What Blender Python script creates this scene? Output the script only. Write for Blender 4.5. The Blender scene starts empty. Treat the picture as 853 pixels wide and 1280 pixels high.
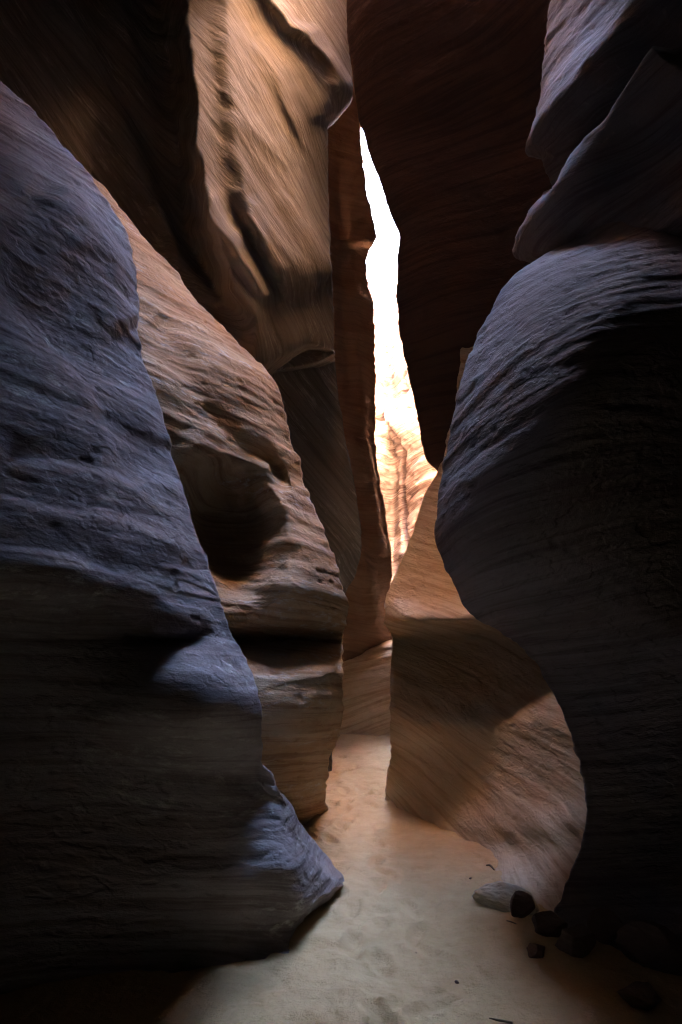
import bpy, math
import numpy as np

# ------------------------------------------------------------------ camera, world, sun, exposure
sc = bpy.context.scene
C = sc.collection
PITCH = math.radians(8.13)
CAM = np.array([0.0, 0.0, 1.5])
F = 18.0 / 23.5 * 1280.0
cam_d = bpy.data.cameras.new('camera')
cam_d.sensor_fit = 'VERTICAL'
cam_d.sensor_height = 23.5
cam_d.lens = 18.0
cam_d.clip_start = 0.05
cam_d.clip_end = 2000
cam = bpy.data.objects.new('camera', cam_d)
C.objects.link(cam)
cam.location = CAM
cam.rotation_euler = (math.radians(90) + PITCH, 0, 0)
sc.camera = cam

SUN_EL, SUN_AZ = 52.0, 340.0      # azimuth clockwise from +Y (the way the camera looks)
w = bpy.data.worlds.new('World')
sc.world = w
w.use_nodes = True
nt = w.node_tree
bg = nt.nodes['Background']
sky = nt.nodes.new('ShaderNodeTexSky')
sky.sky_type = 'NISHITA'
sky.sun_disc = False
sky.sun_elevation = math.radians(SUN_EL)
sky.sun_rotation = math.radians(SUN_AZ)
sky.dust_density = 0.4
sky.ozone_density = 4.0
nt.links.new(sky.outputs[0], bg.inputs[0])
bg.inputs[1].default_value = 0.10

sd = bpy.data.lights.new('sun', 'SUN')
sd.energy = 5.0
sd.angle = math.radians(0.5)
sd.color = (1.0, 0.93, 0.82)
so = bpy.data.objects.new('sun', sd)
C.objects.link(so)
el, az = math.radians(SUN_EL), math.radians(SUN_AZ)
from mathutils import Vector
sdir = Vector((math.sin(az) * math.cos(el), math.cos(az) * math.cos(el), math.sin(el)))
so.rotation_euler = (-sdir).to_track_quat('-Z', 'Y').to_euler()
so.location = (0, 0, 30)

sc.view_settings.view_transform = 'Standard'
sc.view_settings.look = 'None'
sc.view_settings.gamma = 1.0
sc.view_settings.use_curve_mapping = False
sc.view_settings.exposure = 7.65
sc.render.engine = 'CYCLES'
cy = sc.cycles
cy.use_denoising = True
cy.denoiser = 'OPENIMAGEDENOISE'
cy.use_adaptive_sampling = False
cy.filter_width = 1.15
cy.max_bounces = 5
cy.diffuse_bounces = 2
cy.glossy_bounces = 1
cy.transmission_bounces = 0
cy.sample_clamp_indirect = 2.0
cy.caustics_reflective = False
cy.caustics_refractive = False

# ------------------------------------------------------------------ helpers
FW = np.array([0, math.cos(PITCH), math.sin(PITCH)])
UP = np.array([0, -math.sin(PITCH), math.cos(PITCH)])
RT = np.array([1.0, 0, 0])

def S(px, py, Y):
    """the point at horizontal distance Y seen along a direction"""
    d = FW * F + RT * (px - 426.5) + UP * (640.0 - py)
    return CAM + d * (Y / d[1])

def proj(P):
    q = P - CAM
    f = q @ FW
    f = np.where(np.abs(f) < 1e-3, 1e-3, f)
    return 426.5 + F * (q @ RT) / f, 640.0 - F * (q @ UP) / f, f

rng = np.random.RandomState(7)
PERM = rng.permutation(512)
PERM = np.concatenate([PERM, PERM, PERM])
GR = rng.normal(size=(512, 3)); GR /= np.linalg.norm(GR, axis=1)[:, None]

def noise(x, y, z):
    xi = np.floor(x).astype(int); yi = np.floor(y).astype(int); zi = np.floor(z).astype(int)
    xf, yf, zf = x - xi, y - yi, z - zi
    u, v, q = [t * t * t * (t * (t * 6 - 15) + 10) for t in (xf, yf, zf)]
    xi &= 511; yi &= 511; zi &= 511
    def g(dx, dy, dz):
        h = PERM[(PERM[(PERM[(xi + dx) & 511] + yi + dy) & 511] + zi + dz) & 511]
        G = GR[h]
        return G[..., 0] * (xf - dx) + G[..., 1] * (yf - dy) + G[..., 2] * (zf - dz)
    def L(a, b, t): return a + (b - a) * t
    x00 = L(g(0,0,0), g(1,0,0), u); x10 = L(g(0,1,0), g(1,1,0), u)
    x01 = L(g(0,0,1), g(1,0,1), u); x11 = L(g(0,1,1), g(1,1,1), u)
    return L(L(x00, x10, v), L(x01, x11, v), q) * 1.6

def sstep(a, b, x):
    t = np.clip((x - a) / (b - a), 0, 1)
    return t * t * (3 - 2 * t)

def pchip_axis0(P, step):
    """smooth monotone resampling of control rows P[n,...,3] along axis 0, spacing about `step`"""
    n = P.shape[0]
    d = P[1:] - P[:-1]
    m = np.zeros_like(P)
    prod = d[1:] * d[:-1]
    s = d[1:] + d[:-1]
    with np.errstate(divide='ignore', invalid='ignore'):
        hm = np.where(prod > 0, 2 * prod / np.where(np.abs(s) < 1e-12, 1, s), 0)
    cr = s * 0.5
    # between a harmonic mean (no overshoot) and a plain average (rounder)
    m[1:-1] = hm * 0.55 + np.clip(cr, -3 * np.minimum(np.abs(d[1:]), np.abs(d[:-1])) - 0.02, 3 * np.minimum(np.abs(d[1:]), np.abs(d[:-1])) + 0.02) * 0.45
    m[0] = d[0]; m[-1] = d[-1]
    out = []
    for i in range(n - 1):
        L = np.linalg.norm(d[i], axis=-1)
        k = int(np.clip(np.percentile(L, 75) / step[i], 1, 400))
        for j in range(k):
            t = j / k
            h00 = 2*t**3 - 3*t**2 + 1; h10 = t**3 - 2*t**2 + t
            h01 = -2*t**3 + 3*t**2;    h11 = t**3 - t**2
            out.append(h00*P[i] + h10*m[i] + h01*P[i+1] + h11*m[i+1])
    out.append(P[-1])
    return np.array(out)

def normals(G):
    du = np.gradient(G, axis=0); dv = np.gradient(G, axis=1)
    n = np.cross(du, dv)
    n /= (np.linalg.norm(n, axis=-1, keepdims=True) + 1e-9)
    return n

def strata(P, seed, tilt=(0.0, 0.0), warp=0.12, cross=0.0):
    x, y, z = P[..., 0], P[..., 1], P[..., 2]
    s = z + tilt[0] * x + tilt[1] * y
    s = s + warp * noise(x * .45 + seed, y * .45, z * .5) + warp * .35 * noise(x * 1.3 + seed, y * 1.3, z * 1.2)
    if cross:
        s = s + cross * np.sin(z * 1.9 + seed) * (x + y) * .5
    return s

def rock_disp(P, s, seed, amp):
    x, y = P[..., 0], P[..., 1]
    z = P[..., 2]
    d = 0.030 * noise(x * .45 + seed, y * .45, s * 2.6)
    d += 0.016 * noise(x * .8 + seed, y * .8 + 5, s * 7)
    d += 0.014 * (sstep(-.05, .12, noise(x * .7 + seed, y * .7, s * 4.5)) - .5)
    k = noise(x * .9 + seed, y * .9 + 9, s * 17)
    d += 0.007 * k
    e = noise(x * 1.6, y * 1.6 + seed, s * 42)
    d += 0.0045 * e
    # the broken edges of thin beds
    b = noise(x * 2.6 + seed, y * 2.6, s * 11)
    d += 0.009 * (sstep(.05, .2, b) - .5)
    d += 0.005 * noise(x * 9, y * 9, z * 14 + seed)
    d -= 0.012 * sstep(.42, .62, noise(x * 11 + seed, y * 11, s * 22))
    return d * amp

def seg_field(px, py, pts):
    """signed distance (positive on the left-hand side going along) and the amplitude weight along a polyline"""
    best = np.full(px.shape, 1e9); sg = np.zeros(px.shape); tt = np.zeros(px.shape)
    n = len(pts) - 1
    for i in range(n):
        ax, ay = pts[i][:2]; bx, by = pts[i+1][:2]
        dx, dy = bx - ax, by - ay
        L2 = dx*dx + dy*dy
        t = np.clip(((px-ax)*dx + (py-ay)*dy) / L2, 0, 1)
        qx, qy = px - ax - t*dx, py - ay - t*dy
        D = np.hypot(qx, qy)
        c = dx*qy - dy*qx
        m = D < best
        best = np.where(m, D, best); sg = np.where(m, np.sign(c), sg); tt = np.where(m, (i + t) / n, tt)
    return best * sg, tt

def formation(name, ctrl, step, label, category, seed=0, amp=1.0, tilt=(0, 0), warp=.12, cross=0.0, relief=None,
              mat=None, wscale=1.0, back=None, flip=False, group=None, nrow_step=None):
    """ctrl: rows bottom to top, each a list of 3D points from the near end to the crest"""
    G = np.array(ctrl, dtype=float)
    ns = step
    # rows, then columns
    Yc = np.abs(G[..., 1])
    # finer where the camera can see it
    def steps(A):
        out = []
        for i in range(A.shape[0] - 1):
            mid = (A[i] + A[i+1]) * .5
            px, py, f = proj(mid)
            vis = (f > .3) & (px > -120) & (px < 970) & (py > -120) & (py < 1400)
            out.append(ns if vis.mean() > .12 else ns * 5)
        return out
    G = pchip_axis0(G, steps(G))
    G = np.swapaxes(G, 0, 1)
    G = pchip_axis0(G, steps(G))
    G = np.swapaxes(G, 0, 1)
    N = normals(G)
    if flip: N = -N
    px, py, f = proj(G)
    if relief is not None:
        gx, gy, gz = G[..., 0] * 1.9 + seed, G[..., 1] * 1.9, G[..., 2] * 1.9
        wx = 9 * noise(gx, gy, gz) + 4 * noise(gx * 2.7, gy * 2.7, gz * 2.7)
        wy = 9 * noise(gx + 50, gy, gz) + 4 * noise(gx * 2.7, gy * 2.7 + 50, gz * 2.7)
        r = relief(px + wx * wscale, py + wy * wscale, G)
        if isinstance(r, tuple):
            V = G - CAM
            V = V / np.linalg.norm(V, axis=-1, keepdims=True)
            G = G + V * r[1][..., None]
            r = r[0]
        G = G + N * r[..., None]
        N = normals(G)
        if flip: N = -N
    s = strata(G, seed, tilt, warp, cross)
    G2 = G + N * rock_disp(G, s, seed, amp)[..., None]
    ni, nj = G2.shape[:2]
    co = G2.reshape(-1, 3)
    idx = np.arange(ni * nj).reshape(ni, nj)
    if flip:
        q = np.stack([idx[:-1, :-1], idx[:-1, 1:], idx[1:, 1:], idx[1:, :-1]], -1).reshape(-1, 4)
    else:
        q = np.stack([idx[:-1, :-1], idx[1:, :-1], idx[1:, 1:], idx[:-1, 1:]], -1).reshape(-1, 4)
    me = bpy.data.meshes.new(name)
    me.vertices.add(len(co)); me.vertices.foreach_set('co', co.ravel())
    me.loops.add(q.size); me.loops.foreach_set('vertex_index', q.ravel())
    me.polygons.add(len(q))
    me.polygons.foreach_set('loop_start', np.arange(0, q.size, 4))
    me.polygons.foreach_set('use_smooth', np.ones(len(q), dtype=bool))
    a = me.attributes.new('bed', 'FLOAT_VECTOR', 'POINT')
    v = np.stack([co[:, 0], co[:, 1], s.ravel()], -1)
    a.data.foreach_set('vector', v.ravel())
    me.update(); me.validate()
    o = bpy.data.objects.new(name, me)
    C.objects.link(o)
    me.materials.append(mat)
    o['label'] = label; o['category'] = category; o['kind'] = 'thing'
    if group: o['group'] = group
    print('FORMATION', name, len(co))
    return o

# ------------------------------------------------------------------ materials
def rock_mat(name, base, pale, dark, band=1.0, flake=0.0, bump=1.0, seed=0.0, rough=.9):
    m = bpy.data.materials.new(name); m.use_nodes = True
    t = m.node_tree; n = t.nodes; l = t.links
    bs = n['Principled BSDF']; bs.inputs['Roughness'].default_value = rough
    bs.inputs['Specular IOR Level'].default_value = .25
    at = n.new('ShaderNodeAttribute'); at.attribute_name = 'bed'
    def mp(sx, sy, sz, ox=0):
        k = n.new('ShaderNodeMapping'); k.inputs['Scale'].default_value = (sx, sy, sz)
        k.inputs['Location'].default_value = (ox + seed, seed * .7, 0)
        l.new(at.outputs['Vector'], k.inputs['Vector']); return k.outputs[0]
    def nz(vec, sc_, det=4, ro=.55, dist=0.0):
        k = n.new('ShaderNodeTexNoise'); k.inputs['Scale'].default_value = sc_
        k.inputs['Detail'].default_value = det; k.inputs['Roughness'].default_value = ro
        k.inputs['Distortion'].default_value = dist
        l.new(vec, k.inputs['Vector']); return k.outputs['Fac']
    def ramp(fac, a, b):
        k = n.new('ShaderNodeMapRange'); k.inputs[1].default_value = a; k.inputs[2].default_value = b
        k.interpolation_type = 'SMOOTHSTEP'
        l.new(fac, k.inputs[0]); return k.outputs[0]
    def mix(fac, c1, c2):
        k = n.new('ShaderNodeMix'); k.data_type = 'RGBA'
        if isinstance(fac, float): k.inputs[0].default_value = fac
        else: l.new(fac, k.inputs[0])
        for s_, c in ((6, c1), (7, c2)):
            if isinstance(c, tuple): k.inputs[s_].default_value = (*c, 1)
            else: l.new(c, k.inputs[s_])
        return k.outputs[2]
    def math_(op, a, b):
        k = n.new('ShaderNodeMath'); k.operation = op
        for i, v in enumerate((a, b)):
            if isinstance(v, (int, float)): k.inputs[i].default_value = v
            else: l.new(v, k.inputs[i])
        return k.outputs[0]
    wide = nz(mp(.5, .5, 3.0), 1.0, 5, .6)
    fine = nz(mp(.8, .8, 24.0, 3), 1.0, 5, .65)
    thin = nz(mp(1.2, 1.2, 75.0, 8), 1.0, 3, .6)
    c = mix(ramp(wide, .35, .62), base, pale)
    c = mix(math_('MULTIPLY', ramp(fine, .45, .62), .6 * band), c, dark)
    c = mix(math_('MULTIPLY', ramp(thin, .52, .64), .45 * band), c, pale)
    blot = nz(mp(2.2, 2.2, 4.0, 20), 1.0, 6, .7)
    c = mix(math_('MULTIPLY', ramp(blot, .5, .72), .35), c, dark)
    if flake > 0:
        fl = nz(mp(7, 7, 26, 31), 1.0, 6, .75)
        reg = nz(mp(.9, .9, 3.2, 44), 1.0, 2, .5)
        c = mix(math_('MULTIPLY', math_('MULTIPLY', ramp(fl, .50, .66), ramp(reg, .44, .6)), flake), c, (.62, .57, .50))
    grain = nz(mp(150, 150, 170), 1.0, 2, .6)
    c = mix(math_('MULTIPLY', ramp(grain, .4, .75), .25), c, dark)
    l.new(c, bs.inputs['Base Color'])
    # grain, thin beds and pits as bump
    b1 = nz(mp(5, 5, 42), 1.0, 5, .6)
    b2 = nz(mp(16, 16, 34), 1.0, 6, .7)
    vo = n.new('ShaderNodeTexVoronoi'); vo.inputs['Scale'].default_value = 1.0
    l.new(mp(13, 13, 22, 5), vo.inputs['Vector'])
    pit = ramp(vo.outputs['Distance'], .0, .28)
    pm = ramp(nz(mp(2, 2, 5, 60), 1.0, 2, .5), .5, .62)
    pit = math_('SUBTRACT', 1.0, math_('MULTIPLY', math_('SUBTRACT', 1.0, pit), pm))
    h = math_('ADD', math_('MULTIPLY', b1, .5), math_('MULTIPLY', b2, 1.0))
    h = math_('ADD', h, math_('MULTIPLY', pit, .35))
    chip = nz(mp(5, 5, 9, 77), 1.0, 4, .5)
    h = math_('ADD', h, math_('MULTIPLY', ramp(chip, .50, .56), .35))
    h = math_('ADD', h, math_('MULTIPLY', grain, .12))
    bp = n.new('ShaderNodeBump'); bp.inputs['Strength'].default_value = .8 * bump
    bp.inputs['Distance'].default_value = .02
    l.new(h, bp.inputs['Height']); l.new(bp.outputs[0], bs.inputs['Normal'])
    return m

M_near = rock_mat('near_sandstone', (.29, .22, .205), (.38, .32, .305), (.14, .095, .09), flake=.8, bump=.7)
M_mid = rock_mat('tan_sandstone', (.47, .28, .15), (.58, .42, .26), (.24, .12, .06), flake=.8, seed=3.1, bump=.75)
M_orange = rock_mat('orange_sandstone', (.27, .14, .075), (.33, .19, .11), (.16, .08, .045), band=.6, seed=7.7, bump=.7)
M_right = rock_mat('red_sandstone', (.21, .165, .15), (.29, .24, .22), (.11, .075, .065), seed=5.2, bump=.8)
M_upper = rock_mat('shaded_red_sandstone', (.14, .115, .11), (.19, .165, .16), (.075, .055, .05), seed=5.9, bump=.6)  # darker copy of the red sandstone, shade put into its colour
M_ledge = rock_mat('banded_sandstone', (.54, .37, .22), (.64, .48, .32), (.36, .22, .12), band=1.0, seed=9.4, bump=.65)
M_dark = rock_mat('shade_darkened_sandstone', (.085, .046, .034), (.11, .06, .043), (.05, .027, .02), seed=2.4, bump=.6)  # near-black base colour stands in for the overhang's deep shade
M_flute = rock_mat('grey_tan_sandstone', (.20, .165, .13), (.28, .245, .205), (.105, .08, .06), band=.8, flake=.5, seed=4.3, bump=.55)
M_cream = rock_mat('cream_sandstone', (.28, .245, .22), (.42, .385, .35), (.15, .10, .085), band=1.5, seed=8.8, bump=.8)
M_roof = rock_mat('roof_blocker_sandstone', (.30, .165, .09), (.38, .23, .14), (.18, .10, .06), seed=1.8)  # only on the added roof, darkened to weaken its bounce
M_far = rock_mat('sunlit_sandstone', (.50, .26, .15), (.62, .42, .30), (.34, .14, .075), seed=6.6, bump=.8)

def sand_mat():
    m = bpy.data.materials.new('sand'); m.use_nodes = True
    t = m.node_tree; n = t.nodes; l = t.links
    bs = n['Principled BSDF']; bs.inputs['Roughness'].default_value = .95
    bs.inputs['Specular IOR Level'].default_value = .15
    tc = n.new('ShaderNodeTexCoord')
    def nz(s, d, r=.6):
        k = n.new('ShaderNodeTexNoise'); k.inputs['Scale'].default_value = s
        k.inputs['Detail'].default_value = d; k.inputs['Roughness'].default_value = r
        l.new(tc.outputs['Object'], k.inputs['Vector']); return k.outputs['Fac']
    r = n.new('ShaderNodeValToRGB')
    r.color_ramp.elements[0].position = .3; r.color_ramp.elements[0].color = (.60, .385, .185, 1)
    r.color_ramp.elements[1].position = .75; r.color_ramp.elements[1].color = (.74, .51, .27, 1)
    l.new(nz(6, 8, .7), r.inputs[0])
    g = n.new('ShaderNodeMix'); g.data_type = 'RGBA'; g.blend_type = 'MULTIPLY'
    g.inputs[0].default_value = .35
    l.new(r.outputs[0], g.inputs[6])
    r2 = n.new('ShaderNodeValToRGB'); r2.color_ramp.elements[0].position = .35; r2.color_ramp.elements[1].position = .6
    l.new(nz(420, 2), r2.inputs[0]); l.new(r2.outputs[0], g.inputs[7])
    l.new(g.outputs[2], bs.inputs['Base Color'])
    a = n.new('ShaderNodeMath'); a.operation = 'ADD'
    b = n.new('ShaderNodeMath'); b.operation = 'MULTIPLY'; b.inputs[1].default_value = .25
    l.new(nz(260, 3, .7), b.inputs[0]); l.new(b.outputs[0], a.inputs[0]); l.new(nz(28, 5, .65), a.inputs[1])
    bp = n.new('ShaderNodeBump'); bp.inputs['Strength'].default_value = .8; bp.inputs['Distance'].default_value = .016
    l.new(a.outputs[0], bp.inputs['Height']); l.new(bp.outputs[0], bs.inputs['Normal'])
    return m
M_sand = sand_mat()

# ------------------------------------------------------------------ ground: one sheet of sand
def grid_mesh(name, co, mat, flip=False):
    ni, nj = co.shape[:2]
    idx = np.arange(ni * nj).reshape(ni, nj)
    q = np.stack([idx[:-1, :-1], idx[1:, :-1], idx[1:, 1:], idx[:-1, 1:]], -1).reshape(-1, 4)
    if flip: q = q[:, ::-1]
    me = bpy.data.meshes.new(name)
    c = co.reshape(-1, 3)
    me.vertices.add(len(c)); me.vertices.foreach_set('co', c.ravel())
    me.loops.add(q.size); me.loops.foreach_set('vertex_index', np.ascontiguousarray(q).ravel())
    me.polygons.add(len(q)); me.polygons.foreach_set('loop_start', np.arange(0, q.size, 4))
    me.polygons.foreach_set('use_smooth', np.ones(len(q), dtype=bool))
    a = me.attributes.new('bed', 'FLOAT_VECTOR', 'POINT'); a.data.foreach_set('vector', c.ravel())
    me.update(); me.validate()
    o = bpy.data.objects.new(name, me); C.objects.link(o); me.materials.append(mat)
    return o

def axis(lo, a, b, hi, fine):
    far1 = lo - (lo - a) * 0
    left = a - np.geomspace(.05, a - lo, 40)[::-1]
    right = b + np.geomspace(.05, hi - b, 40)
    return np.concatenate([left, np.arange(a, b, fine), right])

def sand_height(X, Y):
    Z = .020 * noise(X * 1.1, Y * 1.1, X * 0 + 3) + .012 * noise(X * 3.3, Y * 3.0, X * 0)
    Z += .009 * noise(X * 8, Y * 8, X * 0 + 7) + .005 * noise(X * 22, Y * 22, X * 0 + 1)
    k = noise(X * 5 + 40, Y * 4.2, X * 0 + 11)
    Z -= .012 * sstep(.12, .45, k)
    Z += .10 * sstep(10.0, 10.9, Y) * sstep(12.5, 11, Y)
    # drifts up against the foot of the right wall
    Z += .05 * np.exp(-((X - .95) / .28) ** 2 - ((Y - 3.9) / .45) ** 2)
    return Z
xs = axis(-300, -2.6, 2.8, 300, .016); ys = axis(-300, 2.6, 11.0, 400, .018)
X, Y = np.meshgrid(xs, ys, indexing='ij')
fade = 1 - sstep(14, 30, np.hypot(X, Y))
co = np.stack([X, Y, sand_height(X, Y) * fade], -1)
# footprints trodden into the sand
fr = np.random.RandomState(3)
for i in range(46):
    fy = 3.0 + 6.5 * fr.rand() ** 1.2
    cx = .18 + .30 * (fy < 4.4) * (fr.rand() - .3) + .10 * fr.randn()
    if fy > 5: cx = .12 + .14 * fr.randn()
    an = fr.randn() * .35
    dx = (co[..., 0] - cx) * math.cos(an) + (co[..., 1] - fy) * math.sin(an)
    dy = -(co[..., 0] - cx) * math.sin(an) + (co[..., 1] - fy) * math.cos(an)
    wv = .042 + .010 * np.clip(dy / .12, -1, 1)
    r = (dx / wv) ** 2 + (dy / .125) ** 2
    co[..., 2] += np.where(r < 6, -.017 * np.exp(-r ** 2 * .8) + .008 * np.exp(-((np.sqrt(r) - 1.35) / .28) ** 2), 0)
ground = grid_mesh('sand_floor', co, M_sand)
ground['kind'] = 'structure'

# ------------------------------------------------------------------ rock formations
def foot(tab, k, p0, p1):
    out = []
    for py, r, Ys in tab:
        q = py if not isinstance(py, list) else py[0]
        t = float(sstep(p0, p1, np.array(float(q))))
        out.append((py, r, [y * (1 + k * t) for y in Ys]))
    return out

def rows_left(tab, offs, near, tops, back, base_rows=1):
    """tab: (py, crest_px, [Y per offset]); returns control rows, near end first"""
    out = []
    for py, r, Ys in tab:
        pys = py if isinstance(py, list) else [py] * len(offs)
        rr, r0 = r if isinstance(r, tuple) else (r, r)
        pts = [S((rr if o < 25 else .5 * (rr + r0) if o < 50 else r0) - o, pp, Yv) for o, pp, Yv in zip(offs, pys, Ys)][::-1]
        R = pts[-1]
        first = pts[0]
        nr = [np.array([first[0] + dx, first[1] + dy, first[2] * (1 - k) + R[2] * k]) for dx, dy, k in near]
        bk = [R + np.array(b) for b in back]
        out.append(nr + pts + bk)
    out.reverse()
    for dx, dy, z in tops:
        last = out[-1]
        zref = np.array([p[2] for p in last])
        out.append([np.array([p[0] + dx, p[1] + dy, max(z, p[2] + .3)]) for p in last])
    return out

def rows_right(tab, offs, near, tops, back):
    out = []
    for py, r, Ys in tab:
        pts = [S(r + o, py, Yv) for o, Yv in zip(offs, Ys)][::-1]
        R = pts[-1]; first = pts[0]
        nr = [np.array([first[0] - dx, first[1] + dy, first[2] * (1 - k) + R[2] * k]) for dx, dy, k in near]
        bk = [R + np.array([-b[0], b[1], b[2]]) for b in back]
        out.append(nr + pts + bk)
    out.reverse()
    for dx, dy, z in tops:
        last = out[-1]
        out.append([np.array([p[0] + dx, p[1] + dy, max(z, p[2] + .3)]) for p in last])
    return out

def gauss(px, py, cx, cy, rx, ry, p=1.0, rot=0.0):
    c, s_ = math.cos(rot), math.sin(rot)
    x = (px - cx) * c + (py - cy) * s_; y = -(px - cx) * s_ + (py - cy) * c
    return np.exp(-(((x / rx) ** 2 + (y / ry) ** 2) ** p))

def side(px, py, pts, w_):
    d, t = seg_field(px, py, pts)
    return sstep(-w_, w_, d)

def fold(px, py, pts, wl, wr, amp, ends=.15):
    """a ridge (amp>0) or groove along a line; wl/wr: widths on its two sides"""
    d, t = seg_field(px, py, pts)
    w_ = np.where(d > 0, wr, wl)
    return amp * np.exp(-(d / w_) ** 2) * sstep(0, ends, t + .02) * sstep(0, ends, 1.02 - t)

# ---- A: the near left wall
OA = [0, 8, 34, 84, 155, 240, 340, 460]
tabA = [
 (-330, -330, [4.6,4.5,4.3,4.0,3.6,3.1,2.6,2.1]),
 (-150, -190, [4.5,4.4,4.2,3.9,3.4,2.9,2.4,2.0]),
 (0,    -85,  [4.4,4.3,4.1,3.7,3.2,2.8,2.3,1.9]),
 (100,  0,    [4.35,4.25,4.0,3.6,3.1,2.7,2.3,1.9]),
 (200,  95,   [4.3,4.2,3.95,3.55,3.1,2.7,2.3,1.9]),
 (290,  158,  [4.25,4.15,3.9,3.5,3.1,2.7,2.35,1.95]),
 (380,  168,  [4.15,4.05,3.8,3.45,3.1,2.75,2.4,2.0]),
 (440,  178,  [4.1,4.0,3.75,3.4,3.05,2.75,2.4,2.0]),
 (500,  200,  [4.0,3.9,3.68,3.35,3.0,2.72,2.4,2.0]),
 (560,  215,  [3.95,3.85,3.62,3.3,2.98,2.7,2.38,2.0]),
 (640,  236,  [3.85,3.75,3.55,3.25,2.95,2.66,2.35,2.0]),
 (700,  256,  [3.8,3.7,3.5,3.2,2.92,2.64,2.33,2.0]),
 (735,  268,  [3.77,3.68,3.48,3.22,2.98,2.74,2.55,2.3]),
 (762,  278,  [3.75,3.67,3.5,3.28,3.14,3.1,3.05,2.8]),
 (800,  293,  [3.74,3.67,3.52,3.40,3.36,3.36,3.3,3.0]),
 (835,  306,  [3.7,3.6,3.42,3.28,3.28,3.38,3.36,3.1]),
 (880,  324,  [3.64,3.54,3.36,3.22,3.25,3.4,3.4,3.1]),
 (930,  330,  [3.7,3.63,3.5,3.42,3.44,3.45,3.4,3.1]),
 (968,  325,  [3.88,3.82,3.7,3.56,3.5,3.45,3.4,3.1]),
 (1000, 343,  [4.05,3.92,3.68,3.52,3.46,3.42,3.38,3.1]),
 (1050, 387,  [4.3,4.15,3.82,3.5,3.42,3.38,3.34,3.1]),
 (1102, 436,  [4.5,4.36,4.0,3.58,3.38,3.33,3.3,3.05]),
 (1130, 424,  [4.12,4.05,3.86,3.54,3.40,3.36,3.25,3.05]),
 (1165, 390,  [3.80,3.76,3.66,3.52,3.42,3.36,3.23,3.02]),
 (1200, 362,  [3.50,3.47,3.44,3.41,3.38,3.32,3.18,3.0]),
 (1225, 352,  [3.34,3.34,3.36,3.37,3.36,3.30,3.16,2.98]),
 (1300, 350,  [3.4,3.42,3.43,3.43,3.42,3.34,3.2,3.0]),
 (1450, 350,  [3.4,3.42,3.43,3.43,3.42,3.34,3.2,3.0]),
]
def reliefA(px, py, G):
    r = np.zeros(px.shape)
    # creases running down the face into the bulge
    r += fold(px, py, [(0,330),(90,420),(150,520),(190,600)], 30, 22, -.045)
    r += fold(px, py, [(60,230),(130,330),(160,420)], 26, 30, .05)
    r += fold(px, py, [(0,640),(120,655),(250,690)], 16, 30, .03)
    r += fold(px, py, [(0,560),(110,570),(220,600)], 20, 12, -.03)
    # overhung lip of the belly and the ledge below it
    r += fold(px, py, [(0,708),(80,722),(160,748),(200,772),(262,778)], 26, 14, .06, .25)
    r += fold(px, py, [(150,796),(262,794)], 7, 10, -.04, .3)
    r += gauss(px, py, 240, 868, 70, 44, 1.0) * .06
    r += fold(px, py, [(324,950),(338,1030),(356,1100),(372,1150)], 34, 26, .07)
    v = .22 * (1 - side(px, py, [(470,1092),(425,1112),(388,1136),(366,1180),(352,1240)], 5)) * sstep(1070, 1110, py) * sstep(330, 350, px)
    v += fold(px, py, [(296,940),(318,985),(322,1040)], 20, 26, .06)
    return r, v
A = rows_left(foot(tabA, .095, 900, 1080), OA, [(-.9,-2.2,.5), (-.35,-.9,.25)], [(.15,-.1,7.5), (.5,-.2,10), (.2,0,11.5)],
              [(-.25,.22,0), (-.9,.4,0), (-2.2,.5,0)])
formation('canyon_wall', A, .013, 'blue-grey banded rock wall bulging in from the left edge, undercut and dark at its foot', 'rock wall',
          seed=11.3, amp=.55, tilt=(.05, .06), relief=reliefA, mat=M_near, flip=True)

# ---- B: the tan buttress with the hollow
OB = [0, 8, 30, 70, 130, 200, 290]
def yb(a, d=1.0, k=0.0): return [a, a-.10*d, a-.30*d, a-.52*d, a-.76*d, a-1.0*d, a-1.3*d]
tabB = [
 (-300, -420, yb(5.7)), (-100, -300, yb(5.7)), (60, -120, yb(5.7)), (160, 20, yb(5.6,1.4)), (225, 116, yb(5.75,1.5)), (290, 178, yb(5.85,1.55)), (345, 220, yb(5.9,1.55)),
 (400, 266, yb(5.93,1.45)), (440, 308, yb(5.94,1.35)), (480, 345, yb(5.93,1.25)), (520, 359, yb(5.9,1.15)), (570, 372, yb(5.84,1.05)), (620, 388, yb(5.76)),
 (675, 409, yb(5.6)), (725, 428, yb(5.46)), (762, 437, [5.54,5.42,5.24,5.1,4.98,4.9,4.8]),
 (778, 434, [5.60,5.55,5.44,5.32,5.2,5.1,5.0]), (800, 428, [5.95,5.92,5.86,5.78,5.65,5.5,5.3]), (818, 427, [5.85,5.72,5.5,5.36,5.26,5.2,5.1]),
 (845, 431, [5.60,5.44,5.14,4.96,4.88,4.86,4.85]), (900, 427, [5.66,5.5,5.12,4.84,4.74,4.72,4.75]), (955, 411, [5.98,5.86,5.5,5.20,5.06,5.0,5.0]),
 (1000, 409, [6.35,6.15,5.75,5.45,5.3,5.2,5.2]), (1040, 410, [6.4,6.25,5.95,5.7,5.6,5.5,5.4]), (1200, 410, [6.4,6.25,6.0,5.8,5.7,5.6,5.4]),
]
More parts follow.
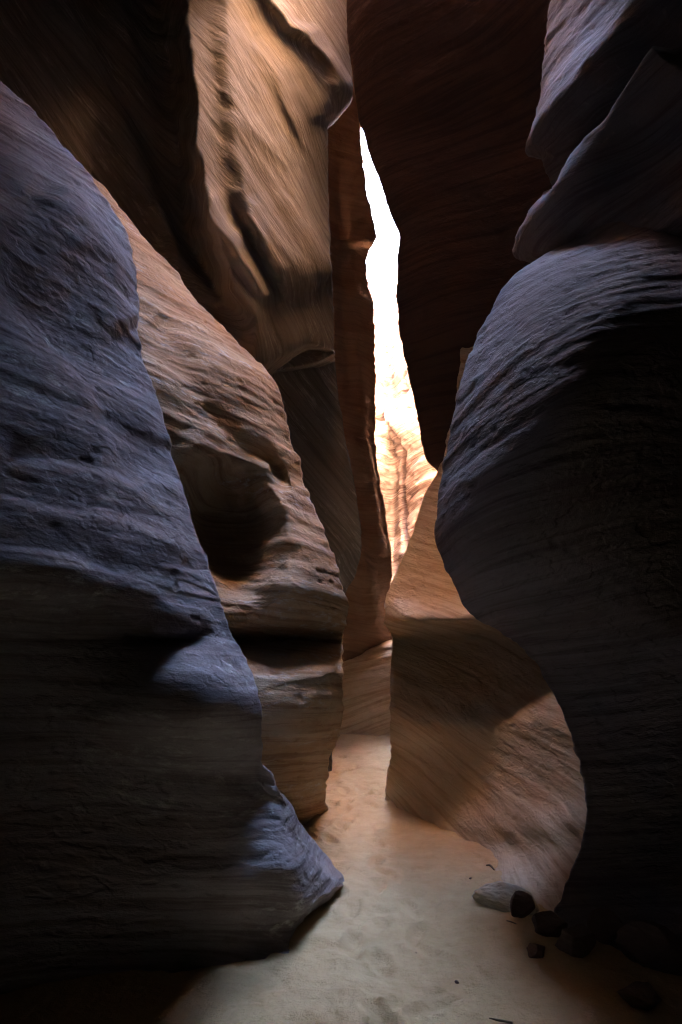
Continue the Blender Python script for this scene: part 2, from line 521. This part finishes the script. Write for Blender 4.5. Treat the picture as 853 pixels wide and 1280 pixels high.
def reliefB(px, py, G):
    r = np.zeros(px.shape)
    v = 1.0 * gauss(px, py, 282, 668, 54, 76, 1.5, -.35) + .25 * gauss(px, py, 255, 720, 60, 60, 1.0)
    v += .22 * gauss(px, py, 338, 598, 13, 24, 1.6, -.4)
    v += fold(px, py, [(250,500),(300,560),(330,590)], 14, 14, .08)
    r += fold(px, py, [(215,560),(262,585),(320,600),(345,640),(345,700)], 20, 14, .09)
    r += fold(px, py, [(190,390),(225,440),(262,505)], 16, 18, -.035)
    r += fold(px, py, [(220,400),(290,470),(345,560)], 20, 30, .035)
    return r, v
B = rows_left(foot(tabB, .05, 860, 980), OB, [(-1.6,-.9,.3), (-.5,-.2,.1)], [(-.1,0,9), (-.1,0,11)], [(-.15,.22,0), (-.7,.5,0), (-2.0,.7,0)])
formation('rock_buttress', B, .015, 'tan rock buttress with a deep rounded hollow and an overhung ledge above its foot', 'rock buttress',
          seed=23.7, amp=.8, tilt=(.10, .10), relief=reliefB, mat=M_mid, flip=True)

# ---- C: fluted wall behind, its lower half a dark hanging tongue
OC = [0, 8, 30, 70, 130, 210, 310, 440]
def yc(a, d=1.0): return [a, a-.12*d, a-.34*d, a-.55*d, a-.72*d, a-.9*d, a-1.2*d, a-1.7*d]
tabC = [
 (-420, 400, yc(7.6)), (-250, 410, yc(7.5)), (-100, (430, 412), yc(7.4)), (0, (437, 411), yc(7.35)), (60, (440, 410), yc(7.28)), (118, (441, 409), yc(7.24)), (140, (428, 409), yc(7.22)),
 (165, (410, 409), yc(7.2)), (230, 410, yc(7.2)), (300, 413, yc(7.2)), (380, 416, yc(7.2)), ([440,436,430,448,480,520,560,600], 418, yc(7.25, .8)),
 ([453,449,443,463,496,536,576,616], 419, yc(8.05, .3)), ([500,498,496,515,545,585,620,660], 424, yc(8.15, .3)), (560, 434, yc(8.2, .3)), (620, 446, yc(8.2, .3)), (680, 452, yc(8.2, .3)), (715, 445, yc(8.3, .3)),
 (760, 426, yc(8.4, .3)), (850, 418, yc(8.5, .3)), (1000, 415, yc(8.5, .3)), (1150, 415, yc(8.5, .3)),
]
def reliefC(px, py, G):
    v = np.zeros(px.shape)
    # lens-shaped ribs sweeping down to the right; each has a steep left flank (towards the eye is negative)
    v -= fold(px, py, [(196,-80),(226,40),(236,170),(262,290),(300,365),(350,450)], 50, 26, .25, .03)
    v -= fold(px, py, [(284,-80),(289,50),(301,140),(309,230),(345,295),(402,350)], 56, 24, .25, .03)
    v -= fold(px, py, [(240,210),(268,275),(305,330),(350,400)], 14, 8, .12, .2)
    v -= fold(px, py, [(305,240),(330,310),(362,370),(400,430)], 22, 7, .14, .2)
    v -= fold(px, py, [(296,-80),(332,-4),(392,46),(442,124)], 8, 11, .20, .05)
    v += fold(px, py, [(318,14),(362,56),(400,105),(412,170)], 12, 18, .05, .2)
    v += 1.15 * side(px, py, [(190,-200),(222,40),(232,170),(250,290),(285,370),(330,450)], 16) * sstep(440, 300, py)
    v -= fold(px, py, [(60,-40),(130,100),(190,240),(240,340)], 14, 26, .14, .1)
    v -= fold(px, py, [(120,-60),(170,60),(205,190)], 12, 24, .12, .6)
    v -= fold(px, py, [(190,250),(225,315),(275,380)], 10, 16, .14, .1)
    for k, (x0, y0) in enumerate([(306,30),(322,70),(318,150),(330,215),(322,300),(335,340),(350,380)]):
        v -= fold(px, py, [(x0,y0),(x0+28,y0+44),(x0+54,y0+94),(x0+78,y0+150)], 14, 6, .04, .35)
    v *= 1 - sstep(330, 385, py) * sstep(315, 345, px)
    return np.zeros(px.shape), v
Cw = rows_left(tabC, OC, [(-2.0,-.8,.3), (-.5,-.3,.1)], [(0,0,10), (-.1,0,13)], [(-.2,.3,0), (-.8,.6,0), (-2.0,.8,0)])
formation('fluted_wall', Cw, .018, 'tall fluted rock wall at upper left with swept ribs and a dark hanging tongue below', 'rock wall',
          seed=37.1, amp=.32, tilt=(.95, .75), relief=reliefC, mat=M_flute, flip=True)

# ---- E: orange fin
OE = [0, 6, 18, 40, 75, 120]
def ye(a, d=1.0):
    a += .6
    return [a, a-.12*d, a-.3*d, a-.5*d, a-.7*d, a-1.0*d]
tabE = [
 (-400, 470, ye(10.4)), (-100, 462, ye(10.4)), (80, 455, ye(10.4)), (165, 451, ye(10.4)), (210, 455, ye(10.4)), (262, 464, ye(10.4)), (298, 471, ye(10.4)), (312, 463, ye(10.5)),
 (325, 458, ye(10.5)), (348, 459, ye(10.5)), (378, 466, ye(10.5)), (440, 469, ye(10.5)), (560, 470, ye(10.5)), (625, 479, ye(10.6)),
 (700, 490, ye(10.6)), (760, 486, ye(10.7)), (800, 492, ye(10.8)), (850, 500, ye(11)), (1000, 500, ye(11)), (1100, 500, ye(11)),
]
def reliefE(px, py, G):
    r = fold(px, py, [(440,420),(452,520),(462,620),(478,700)], 8, 8, .06, .1)
    r += fold(px, py, [(425,180),(430,350),(440,500)], 8, 10, -.07, .1)
    r += fold(px, py, [(430,640),(452,700),(470,780)], 12, 8, .10, .1)
    return r
E = rows_left(tabE, OE, [(-2.0,-.3,0), (-.6,-.2,0)], [(0,0,11.5)], [(-.15,.35,0), (-.8,.8,0), (-2.5,1.2,0)])
formation('rock_fin', E, .028, 'smooth orange rock fin standing beside the bright gap', 'rock fin', seed=51.9, amp=.8, tilt=(.1, .0), warp=.3, relief=reliefE, mat=M_orange, wscale=.4, flip=True)

# ---- F: the pale rounded step at the end of the sand
rowsF = []
for py, Yv, yy in [(1000, 9.8, 0), (930, 9.85, 0), (905, 9.9, 0), (870, 10.0, 0), (840, 10.1, 0), (818, 10.25, 0), (808, 10.5, 0)]:
    rowsF.append([S(px, py + dy, Yv + dd + .65) for px, dd, dy in [(250, -.3, 20), (360, -.1, 16), (420, 0, 12), (445, .02, 4), (470, 0, -2), (500, -.05, -4), (560, -.2, 0), (660, -.5, 0)]])
rowsF.append([p + np.array([0, .5, .02]) for p in rowsF[-1]]); rowsF.append([p + np.array([0, 1.2, -.6]) for p in rowsF[-1]])
formation('rock_step', rowsF, .022, 'low pale rounded step of rock closing off the far end of the sand', 'rock ledge', seed=61.0, amp=1.3, tilt=(-.25, .1), mat=M_ledge, flip=True)

# ---- G: far sunlit wall
rowsG = []
for z, yy, xo in [(-.5, 18, 0), (1.2, 18.2, 0), (2.6, 18.4, 0), (4.2, 18.9, 0), (5.6, 18.3, .1), (7.2, 18.6, 0), (9.0, 19.3, 0), (10.6, 20.0, 0), (11.6, 21.5, 0), (11.9, 27, 0)]:
    rowsG.append([np.array([x, yy + dy, z + dz]) for x, dy, dz in [(-14, -5, .5), (-6, -2.0, .4), (-2.4, -.6, .2), (-.2, 0, 0), (.8, .3, 0), (1.3, 1.0, 0), (1.55, .5, .1), (2.1, -.3, .2), (4, -1.2, .8), (9, -4, 2), (16, -9, 3)]])
def reliefG(px, py, G):
    r = fold(px, py, [(506,430),(503,570),(503,640),(508,690)], 2, 2, -.5, .05)
    r += .5 * gauss(px, py, 500, 530, 14, 18) + fold(px, py, [(470,530),(500,528),(512,500)], 4, 10, .45, .1)
    return r
formation('sunlit_cliff', rowsG, .05, 'brilliant sunlit banded cliff glimpsed through the narrow gap', 'cliff', seed=71.0, amp=3.5, tilt=(-.2, .1), relief=reliefG, mat=M_cream, wscale=.15, flip=True)

# ---- H: the dark hanging mass in the middle
OH = [0, 8, 34, 84, 150, 230, 330]
def yh(a, d=1.0): return [a, a-.08*d, a-.22*d, a-.4*d, a-.6*d, a-.85*d, a-1.2*d]
tabH = [
 (-300, 425, yh(7.1)), (-150, 428, yh(6.25)), (-60, 432, yh(6.15)), (0, 434, yh(6.25)), (100, 441, yh(6.6)), (165, 453, yh(6.85)), (225, 474, yh(6.9)), (280, 493, yh(7.0)),
 (302, 500, yh(7.05)), (345, 497, yh(7.15)), (395, 497, yh(7.3)), (440, 505, yh(7.45)), (490, 515, yh(7.6)), (540, 525, yh(7.75)), (575, 534, yh(7.9)),
 (592, 548, yh(8.0)), (640, 556, yh(8.1)), (800, 560, yh(8.2)), (1000, 560, yh(8.2)), (1100, 560, yh(8.2)),
]
H = rows_right(tabH, OH, [(-2.5,-.3,0), (-.6,-.1,0)], [(0,.6,8.6), (.2,.5,9.6)], [(-.3,.5,0), (-1.0,1.2,0), (-2.5,1.8,0)])
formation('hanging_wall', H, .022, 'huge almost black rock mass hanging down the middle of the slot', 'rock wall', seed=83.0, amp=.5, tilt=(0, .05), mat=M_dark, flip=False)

# ---- I: ledge and flared skirt on the right
OI = [0, 8, 34, 80, 140, 205, 290]
tabI = [
 (480, 572, [7.1,7.05,6.95,6.8,6.6,6.4,6.1]), (560, 556, [7.05,7.0,6.9,6.7,6.5,6.3,6.0]), (592, 546, [7.0,6.95,6.8,6.6,6.4,6.2,5.9]), (618, 530, [6.95,6.9,6.75,6.55,6.35,6.15,5.9]),
 (650, 521, [6.9,6.83,6.68,6.5,6.3,6.1,5.8]), (692, 506, [6.8,6.73,6.58,6.4,6.2,6.0,5.7]), (742, 485, [6.68,6.58,6.4,6.2,6.05,5.9,5.6]),
 (774, 480, [6.6,6.40,6.08,5.88,5.72,5.6,5.4]), (788, 486, [6.74,6.7,6.62,6.5,6.3,6.0,5.6]), (802, 491, [6.82,6.90,6.98,6.92,6.7,6.3,5.7]),
 (840, 488, [6.80,6.84,6.86,6.75,6.45,6.0,5.5]), (868, 487, [6.76,6.72,6.6,6.4,6.1,5.65,5.1]), (905, 487, [6.72,6.62,6.42,6.15,5.8,5.35,4.8]),
 (940, 490, [6.76,6.66,6.40,6.05,5.65,5.2,4.7]), (972, 484, [6.76,6.6,6.3,5.9,5.5,5.05,4.6]), (1000, 480, [6.72,6.56,6.2,5.8,5.35,4.92,4.5]),
 (1032, 478, [6.75,6.55,6.15,5.7,5.2,4.72,4.35]), (1062, 478, [6.8,6.6,6.1,5.6,5.14,4.66,4.25]), (1085, 478, [6.8,6.6,6.1,5.55,4.88,4.5,4.1]), (1112, 478, [6.8,6.6,6.1,5.4,4.46,4.3,4.0]),
 (1140, 478, [6.8,6.6,6.1,5.2,4.25,4.1,3.85]), (1165, 478, [6.8,6.6,6.1,5.1,4.25,3.95,3.75]), (1300, 478, [6.8,6.6,6.1,5.1,4.3,3.9,3.7]),
]
I_ = rows_right(foot(tabI, .065, 900, 1010), OI, [(-1.5,-1.0,.4), (-.4,-.3,.1)], [(.2,0,5.5), (.6,0,9)], [(-.2,.3,0), (-.8,.7,0), (-2.0,.9,0)])
formation('flared_ledge', I_, .015, 'rock ledge right of the sand path flaring down into a curved banded skirt', 'rock ledge', seed=97.0, amp=.55, tilt=(.35, -.1), relief=None, mat=M_ledge, flip=False)

# ---- J: the near right bulge, K: the wall above it
OJ = [0, 8, 34, 84, 150, 230, 330]
def yj(a, d=1.0): return [a, a-.12*d, a-.36*d, a-.70*d, a-1.05*d, a-1.45*d, a-1.9*d]
tabJ = [
 (200, 760, [4.9,4.8,4.65,4.5,4.5,4.6,4.8]), (270, 735, [4.85,4.7,4.5,4.3,4.2,4.3,4.5]), (300, 722, [4.8,4.65,4.4,4.15,4.05,4.15,4.4]), (312, 700, [4.78,4.6,4.3,4.05,3.95,4.0,4.2]), (326, 672, [4.74,4.56,4.26,3.98,3.82,3.85,4.1]),
 (352, 638, [4.7,4.52,4.2,3.86,3.68,3.70,3.95]), (410, 600, [4.62,4.44,4.1,3.72,3.50,3.54,3.8]), (480, 575, [4.52,4.36,4.04,3.66,3.44,3.50,3.75]),
 (560, 559, [4.45,4.30,4.0,3.66,3.52,3.58,3.8]), (620, 546, [4.42,4.28,4.0,3.74,3.66,3.70,3.85]), (660, 545, [4.42,4.29,4.04,3.84,3.78,3.80,3.9]), (718, 560, [4.45,4.34,4.16,4.02,3.94,3.9,3.95]),
 (768, 586, [4.52,4.44,4.32,4.2,4.1,4.0,4.0]), (800, 640, [4.55,4.5,4.42,4.3,4.2,4.05,4.0]), (850, 684, [4.52,4.5,4.44,4.34,4.22,4.1,4.0]),
 (920, 715, [4.42,4.4,4.36,4.28,4.18,4.1,4.0]), (985, 734, [4.32,4.3,4.26,4.2,4.12,4.05,4.0]), (1040, 733, [4.22,4.2,4.16,4.12,4.08,4.02,3.95]), (1090, 714, [4.12,4.1,4.06,4.02,3.98,3.95,3.9]),
 (1140, 690, [3.97,3.94,3.9,3.84,3.8,3.75,3.7]), (1170, 676, [3.87,3.84,3.76,3.7,3.6,3.5,3.5]), (1300, 670, [3.7,3.66,3.6,3.5,3.4,3.3,3.2]),
]
J = rows_right(foot(tabJ, .06, 950, 1120), OJ, [(-.8,-2.2,.5), (-.3,-.8,.2)], [(.3,.1,5.5)], [(-.3,.3,0), (-1.0,.6,0), (-2.2,.9,0)])
formation('rounded_bulge', J, .015, 'great rounded rock bulge on the right, blue light on its left shoulder', 'rock wall', seed=107.0, amp=.7, tilt=(-.15, .1), mat=M_right, flip=False)

tabK = [
 (-420, 740, yj(5.2)), (-250, 720, yj(5.2)), (-100, 704, yj(5.2)), (0, 690, yj(5.2)), (100, 676, yj(5.2)), (180, 683, yj(5.2)), (242, 672, yj(5.2)), (285, 676, yj(5.2)),
 (330, 690, yj(5.3)), (500, 700, yj(5.3)), (700, 720, yj(5.3)),
]
def reliefK(px, py, G):
    r = fold(px, py, [(860,70),(790,160),(740,230),(690,290),(640,330)], 30, 22, .22, .05)
    r += fold(px, py, [(850,-20),(780,60),(720,120),(680,190)], 20, 24, .14, .05)
    r += fold(px, py, [(850,40),(770,120),(720,190),(680,240)], 14, 14, -.14, .05)
    return r
K = rows_right(tabK, OJ, [(-.8,-2.2,.5), (-.3,-.8,.2)], [(-.1,-.1,9), (.1,0,11)], [(-.3,.3,0), (-1.0,.6,0), (-2.2,.9,0)])
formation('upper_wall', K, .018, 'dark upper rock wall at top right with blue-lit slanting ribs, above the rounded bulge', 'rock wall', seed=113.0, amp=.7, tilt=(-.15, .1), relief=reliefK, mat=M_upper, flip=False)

# ------------------------------------------------------------------ rock around the slot: plateaus, and unseen blocks added to cut light
def mass(name, x0, x1, y0, y1, z0, z1, label, seed, mat=None, lean=0.0):
    """a rough block of cliff with an uneven surface"""
    import bmesh
    bm = bmesh.new()
    bmesh.ops.create_cube(bm, size=1)
    bmesh.ops.subdivide_edges(bm, edges=bm.edges[:], cuts=14, use_grid_fill=True)
    P = np.array([v.co[:] for v in bm.verts])
    P = P * [x1-x0, y1-y0, z1-z0] + [(x0+x1)/2, (y0+y1)/2, (z0+z1)/2]
    P[:, 1] -= lean * (P[:, 2] - z0) / (z1 - z0) * (P[:, 1] - y0) / (y1 - y0)
    d = np.stack([noise(P[:,0]*.5+seed+k*9, P[:,1]*.5, P[:,2]*.5) for k in range(3)], -1)
    P = P + d * .35
    for v, p in zip(bm.verts, P): v.co = p
    me = bpy.data.meshes.new(name); bm.to_mesh(me); bm.free()
    me.polygons.foreach_set('use_smooth', [True] * len(me.polygons))
    a = me.attributes.new('bed', 'FLOAT_VECTOR', 'POINT'); a.data.foreach_set('vector', P.astype(np.float32).ravel())
    o = bpy.data.objects.new(name, me); C.objects.link(o); me.materials.append(mat or M_far)
    o['label'] = label; o['category'] = 'rock mass'; o['kind'] = 'structure'
    return o
mass('roof_blocker', -5, 5, -6, 4.6, 6.4, 18, 'added rock roof, unseen, blocking sky above the camera', 1, M_roof, lean=0.0)  # unseen roof added to cut sky light near the camera
mass('light_blocker', -5, 5, -7, -3.2, -1, 9, 'added rock block keeping out light from behind the camera', 4)  # added out of view to stop light from the rear
mass('plateau', -14, -3.3, -6, 13, -1, 11.2, 'canyon rock mass behind the left walls', 8)
mass('plateau', 2.6, 15, -6, 11, -1, 11.2, 'canyon rock mass behind the right walls', 12)

mass('light_blocker', 1.75, 15, 8.9, 13, -1, 14, 'added rock block right of the gap, dimming the orange fin', 15, M_dark)  # added unseen wall, lowers the light on the fin
mass('light_blocker', -5, -.1, 11.6, 13.2, -1, 14, 'added rock block behind the orange fin, cutting sky and sun', 19)  # added out of sight, closes off sky and sun around the fin

mass('slab_blocker', -1.5, 4, 7.4, 12.6, 10.2, 11.0, 'added rock slab high over the slot, hiding sky from the orange fin', 23)  # unseen cap added to hide overhead sky from the fin
mass('sky_blocker', -6, -.85, 3.2, 6.6, 7.4, 14, 'added rock shoulder shading the upper left wall', 27)  # added overhang out of frame, shades the upper left

mass('sky_blocker', -15, .15, 13.1, 17.3, -1, 18, 'added rock block left of the sunlit cliff, shutting out sun and sky', 31)  # unseen block added to keep sun out of the gap
mass('sky_blocker', 2.3, 15, 12.9, 15.5, -1, 14, 'added rock block right of the sunlit cliff, narrowing the sky', 35)  # added unseen to reduce open sky over the gap

# ------------------------------------------------------------------ loose things on the sand
import bmesh
def ground_at(px, py):
    up = math.sin(PITCH) * F + math.cos(PITCH) * (640 - py)
    fw = math.cos(PITCH) * F - math.sin(PITCH) * (640 - py)
    Yv = -1.5 * fw / up
    p = S(px, py, Yv)
    return p[0], Yv, float(sand_height(np.array(p[0]), np.array(Yv)))

def stone(name, px, py, sx, sy, sz, mat, label, seed, sink=.3, rot=0.0, group=None, cuts=13, sub=5, rough=.07, bend=0.0):
    x, y, z = ground_at(px, py)
    r = np.random.RandomState(seed)
    bm = bmesh.new(); bmesh.ops.create_icosphere(bm, subdivisions=sub, radius=1.0)
    P = np.array([v.co[:] for v in bm.verts])
    for k in range(cuts):           # broken faces
        n = r.normal(size=3); n /= np.linalg.norm(n); h = .42 + .36 * r.rand()
        d = P @ n - h
        P = P - np.where(d > 0, d * .98, 0)[:, None] * n
    nn = P / np.linalg.norm(P, axis=1)[:, None]
    P = P + nn * (rough * noise(P[:,0]*1.6+seed, P[:,1]*1.6, P[:,2]*1.6) + rough * .35 * noise(P[:,0]*5+seed, P[:,1]*5, P[:,2]*5))[:, None]
    P = P * [sx, sy, sz]
    P[:, 1] += bend * P[:, 0] ** 2
    c, s_ = math.cos(rot), math.sin(rot)
    P = np.stack([P[:,0]*c - P[:,1]*s_, P[:,0]*s_ + P[:,1]*c, P[:,2]], -1)
    P[:, 2] += sz * (1 - 2 * sink)
    for v, p in zip(bm.verts, P): v.co = p
    me = bpy.data.meshes.new(name); bm.to_mesh(me); bm.free()
    me.polygons.foreach_set('use_smooth', [True] * len(me.polygons))
    a = me.attributes.new('bed', 'FLOAT_VECTOR', 'POINT'); a.data.foreach_set('vector', (P + [x, y, z]).astype(np.float32).ravel())
    me.update()
    o = bpy.data.objects.new(name, me); C.objects.link(o); o.location = (x, y, z); me.materials.append(mat)
    o['label'] = label; o['category'] = 'stone'
    if group: o['group'] = group
    return o

def rod(name, pts, radii, mat, label, cat, n=10, seed=0, rough=0.0, knob=1.0, sub=8):
    """a lumpy tapered body along a line"""
    pts = np.array(pts, float); m = len(pts)
    t = np.linspace(0, m - 1, (m - 1) * sub + 1)
    i = np.minimum(t.astype(int), m - 2); f = (t - i)[:, None]
    g = np.gradient(pts, axis=0)
    a_, b_ = pts[i], pts[i + 1]; ga, gb = g[i], g[i + 1]
    Cn = (2*f**3-3*f**2+1)*a_ + (f**3-2*f**2+f)*ga + (-2*f**3+3*f**2)*b_ + (f**3-f**2)*gb
    R = np.interp(t, np.arange(m), radii)
    T = np.gradient(Cn, axis=0); T /= np.linalg.norm(T, axis=1)[:, None]
    U = np.cross(T, [0, 0, 1.0]); U /= np.linalg.norm(U, axis=1)[:, None] + 1e-9
    W = np.cross(U, T)
    bm = bmesh.new(); rings = []
    for k in range(len(t)):
        ring = []
        for j in range(n):
            an = 2 * math.pi * j / n
            p = Cn[k] + (U[k] * math.cos(an) + W[k] * math.sin(an) * knob) * R[k]
            q = p * (8 if rough < .02 else 5)
            if rough: p = p + (U[k] * math.cos(an) + W[k] * math.sin(an)) * rough * float(noise(np.array(q[0]+seed), np.array(q[1]), np.array(q[2])))
            ring.append(bm.verts.new(p))
        rings.append(ring)
    for k in range(len(rings) - 1):
        for j in range(n):
            bm.faces.new((rings[k][j], rings[k][(j+1) % n], rings[k+1][(j+1) % n], rings[k+1][j]))
    bm.faces.new(rings[0][::-1]); bm.faces.new(rings[-1])
    me = bpy.data.meshes.new(name); bm.to_mesh(me); bm.free()
    me.polygons.foreach_set('use_smooth', [True] * len(me.polygons))
    P = np.array([v.co[:] for v in me.vertices], dtype=np.float32)
    a = me.attributes.new('bed', 'FLOAT_VECTOR', 'POINT'); a.data.foreach_set('vector', P.ravel())
    o = bpy.data.objects.new(name, me); C.objects.link(o); me.materials.append(mat)
    o['label'] = label; o['category'] = cat
    return o

M_pale = rock_mat('pale_stone', (.46, .36, .25), (.56, .46, .34), (.34, .25, .16), band=.2, seed=12.2, bump=.5)
M_stone = rock_mat('dark_stone', (.14, .085, .07), (.19, .12, .095), (.08, .05, .04), band=.3, seed=14.2, bump=.8)
M_rubble = rock_mat('rubble_stone', (.17, .105, .075), (.24, .16, .12), (.10, .06, .045), band=.4, seed=15.2, bump=.9)
def gp(px, py, dz): 
    x, y, z = ground_at(px, py); return (x, y, z + dz)
stone('pale_rock', 640, 1135, .20, .085, .085, M_pale, 'pale curved lump of rock at the foot of the flared ledge', 9, sink=.38, rot=-.85, cuts=0, sub=6, rough=.12, bend=-1.3)
stone('dark_stone', 654, 1158, .062, .06, .085, M_stone, 'small dark upright stone against the pale curved lump', 5, sink=.15, cuts=6)
rub = [
 (690, 1178, .12, .09, .075, 'low dark slab of rubble nearest the small upright stone', .3),
 (722, 1200, .13, .10, .10, 'blocky reddish boulder in the middle of the shadowed rubble', .9),
 (770, 1180, .15, .12, .11, 'rounded dark boulder in the rubble closest under the right wall', 1.7),
 (812, 1205, .17, .13, .12, 'largest boulder of the rubble, at the right edge of the sand', 2.2),
 (672, 1204, .055, .05, .035, 'fist-sized stone at the left tip of the shadowed rubble', .5),
 (800, 1256, .11, .09, .06, 'half-buried stone at the bottom right corner', 2.9),
]
for i, (px, py, a_, b_, c_, lab, rt) in enumerate(rub):
    stone('rubble_stone', px, py, a_, b_, c_, M_rubble, lab, 20 + i, sink=.32, rot=rt, group='stones heaped in the shadow at lower right')
M_twig = rock_mat('twig_bark', (.12, .08, .05), (.17, .12, .08), (.07, .045, .03), band=.1, seed=17.0)
rod('twig', [gp(608,1078,.004), gp(613,1080,.012), gp(618,1084,.006)], [.004,.006,.003], M_twig, 'short dark twig on the sand by the edge of the banded skirt', 'twig', n=7, seed=1, rough=.002)
rod('twig', [gp(612,1271,.004), gp(624,1275,.012), gp(641,1277,.005)], [.003,.005,.003], M_twig, 'thin dark twig lying on the sand at the very bottom of the picture', 'twig', n=7, seed=2, rough=.002)
rod('twig', [gp(634,1158,.004), gp(640,1163,.010), gp(646,1166,.004)], [.003,.004,.002], M_twig, 'tiny dark twig beside the small upright stone', 'twig', n=7, seed=4, rough=.002)
stone('pebble', 588, 1098, .012, .010, .008, M_stone, 'single dark pebble on the lit sand left of the pale curved lump', 41, sink=.2, sub=2)
stone('pebble', 571, 1226, .012, .012, .008, M_stone, 'dark pebble on the open sand near the bottom of the picture', 42, sink=.2, sub=2)
stone('pebble', 520, 1190, .008, .008, .006, M_rubble, 'tiny brown pebble in the middle of the sand path', 43, sink=.2, sub=2)

mass('sky_blocker', -6, -1.3, 6.2, 8.4, 8.1, 14, 'added rock overhang keeping the fluted upper left wall dark', 41)  # second overhang added out of frame for upper-left shade
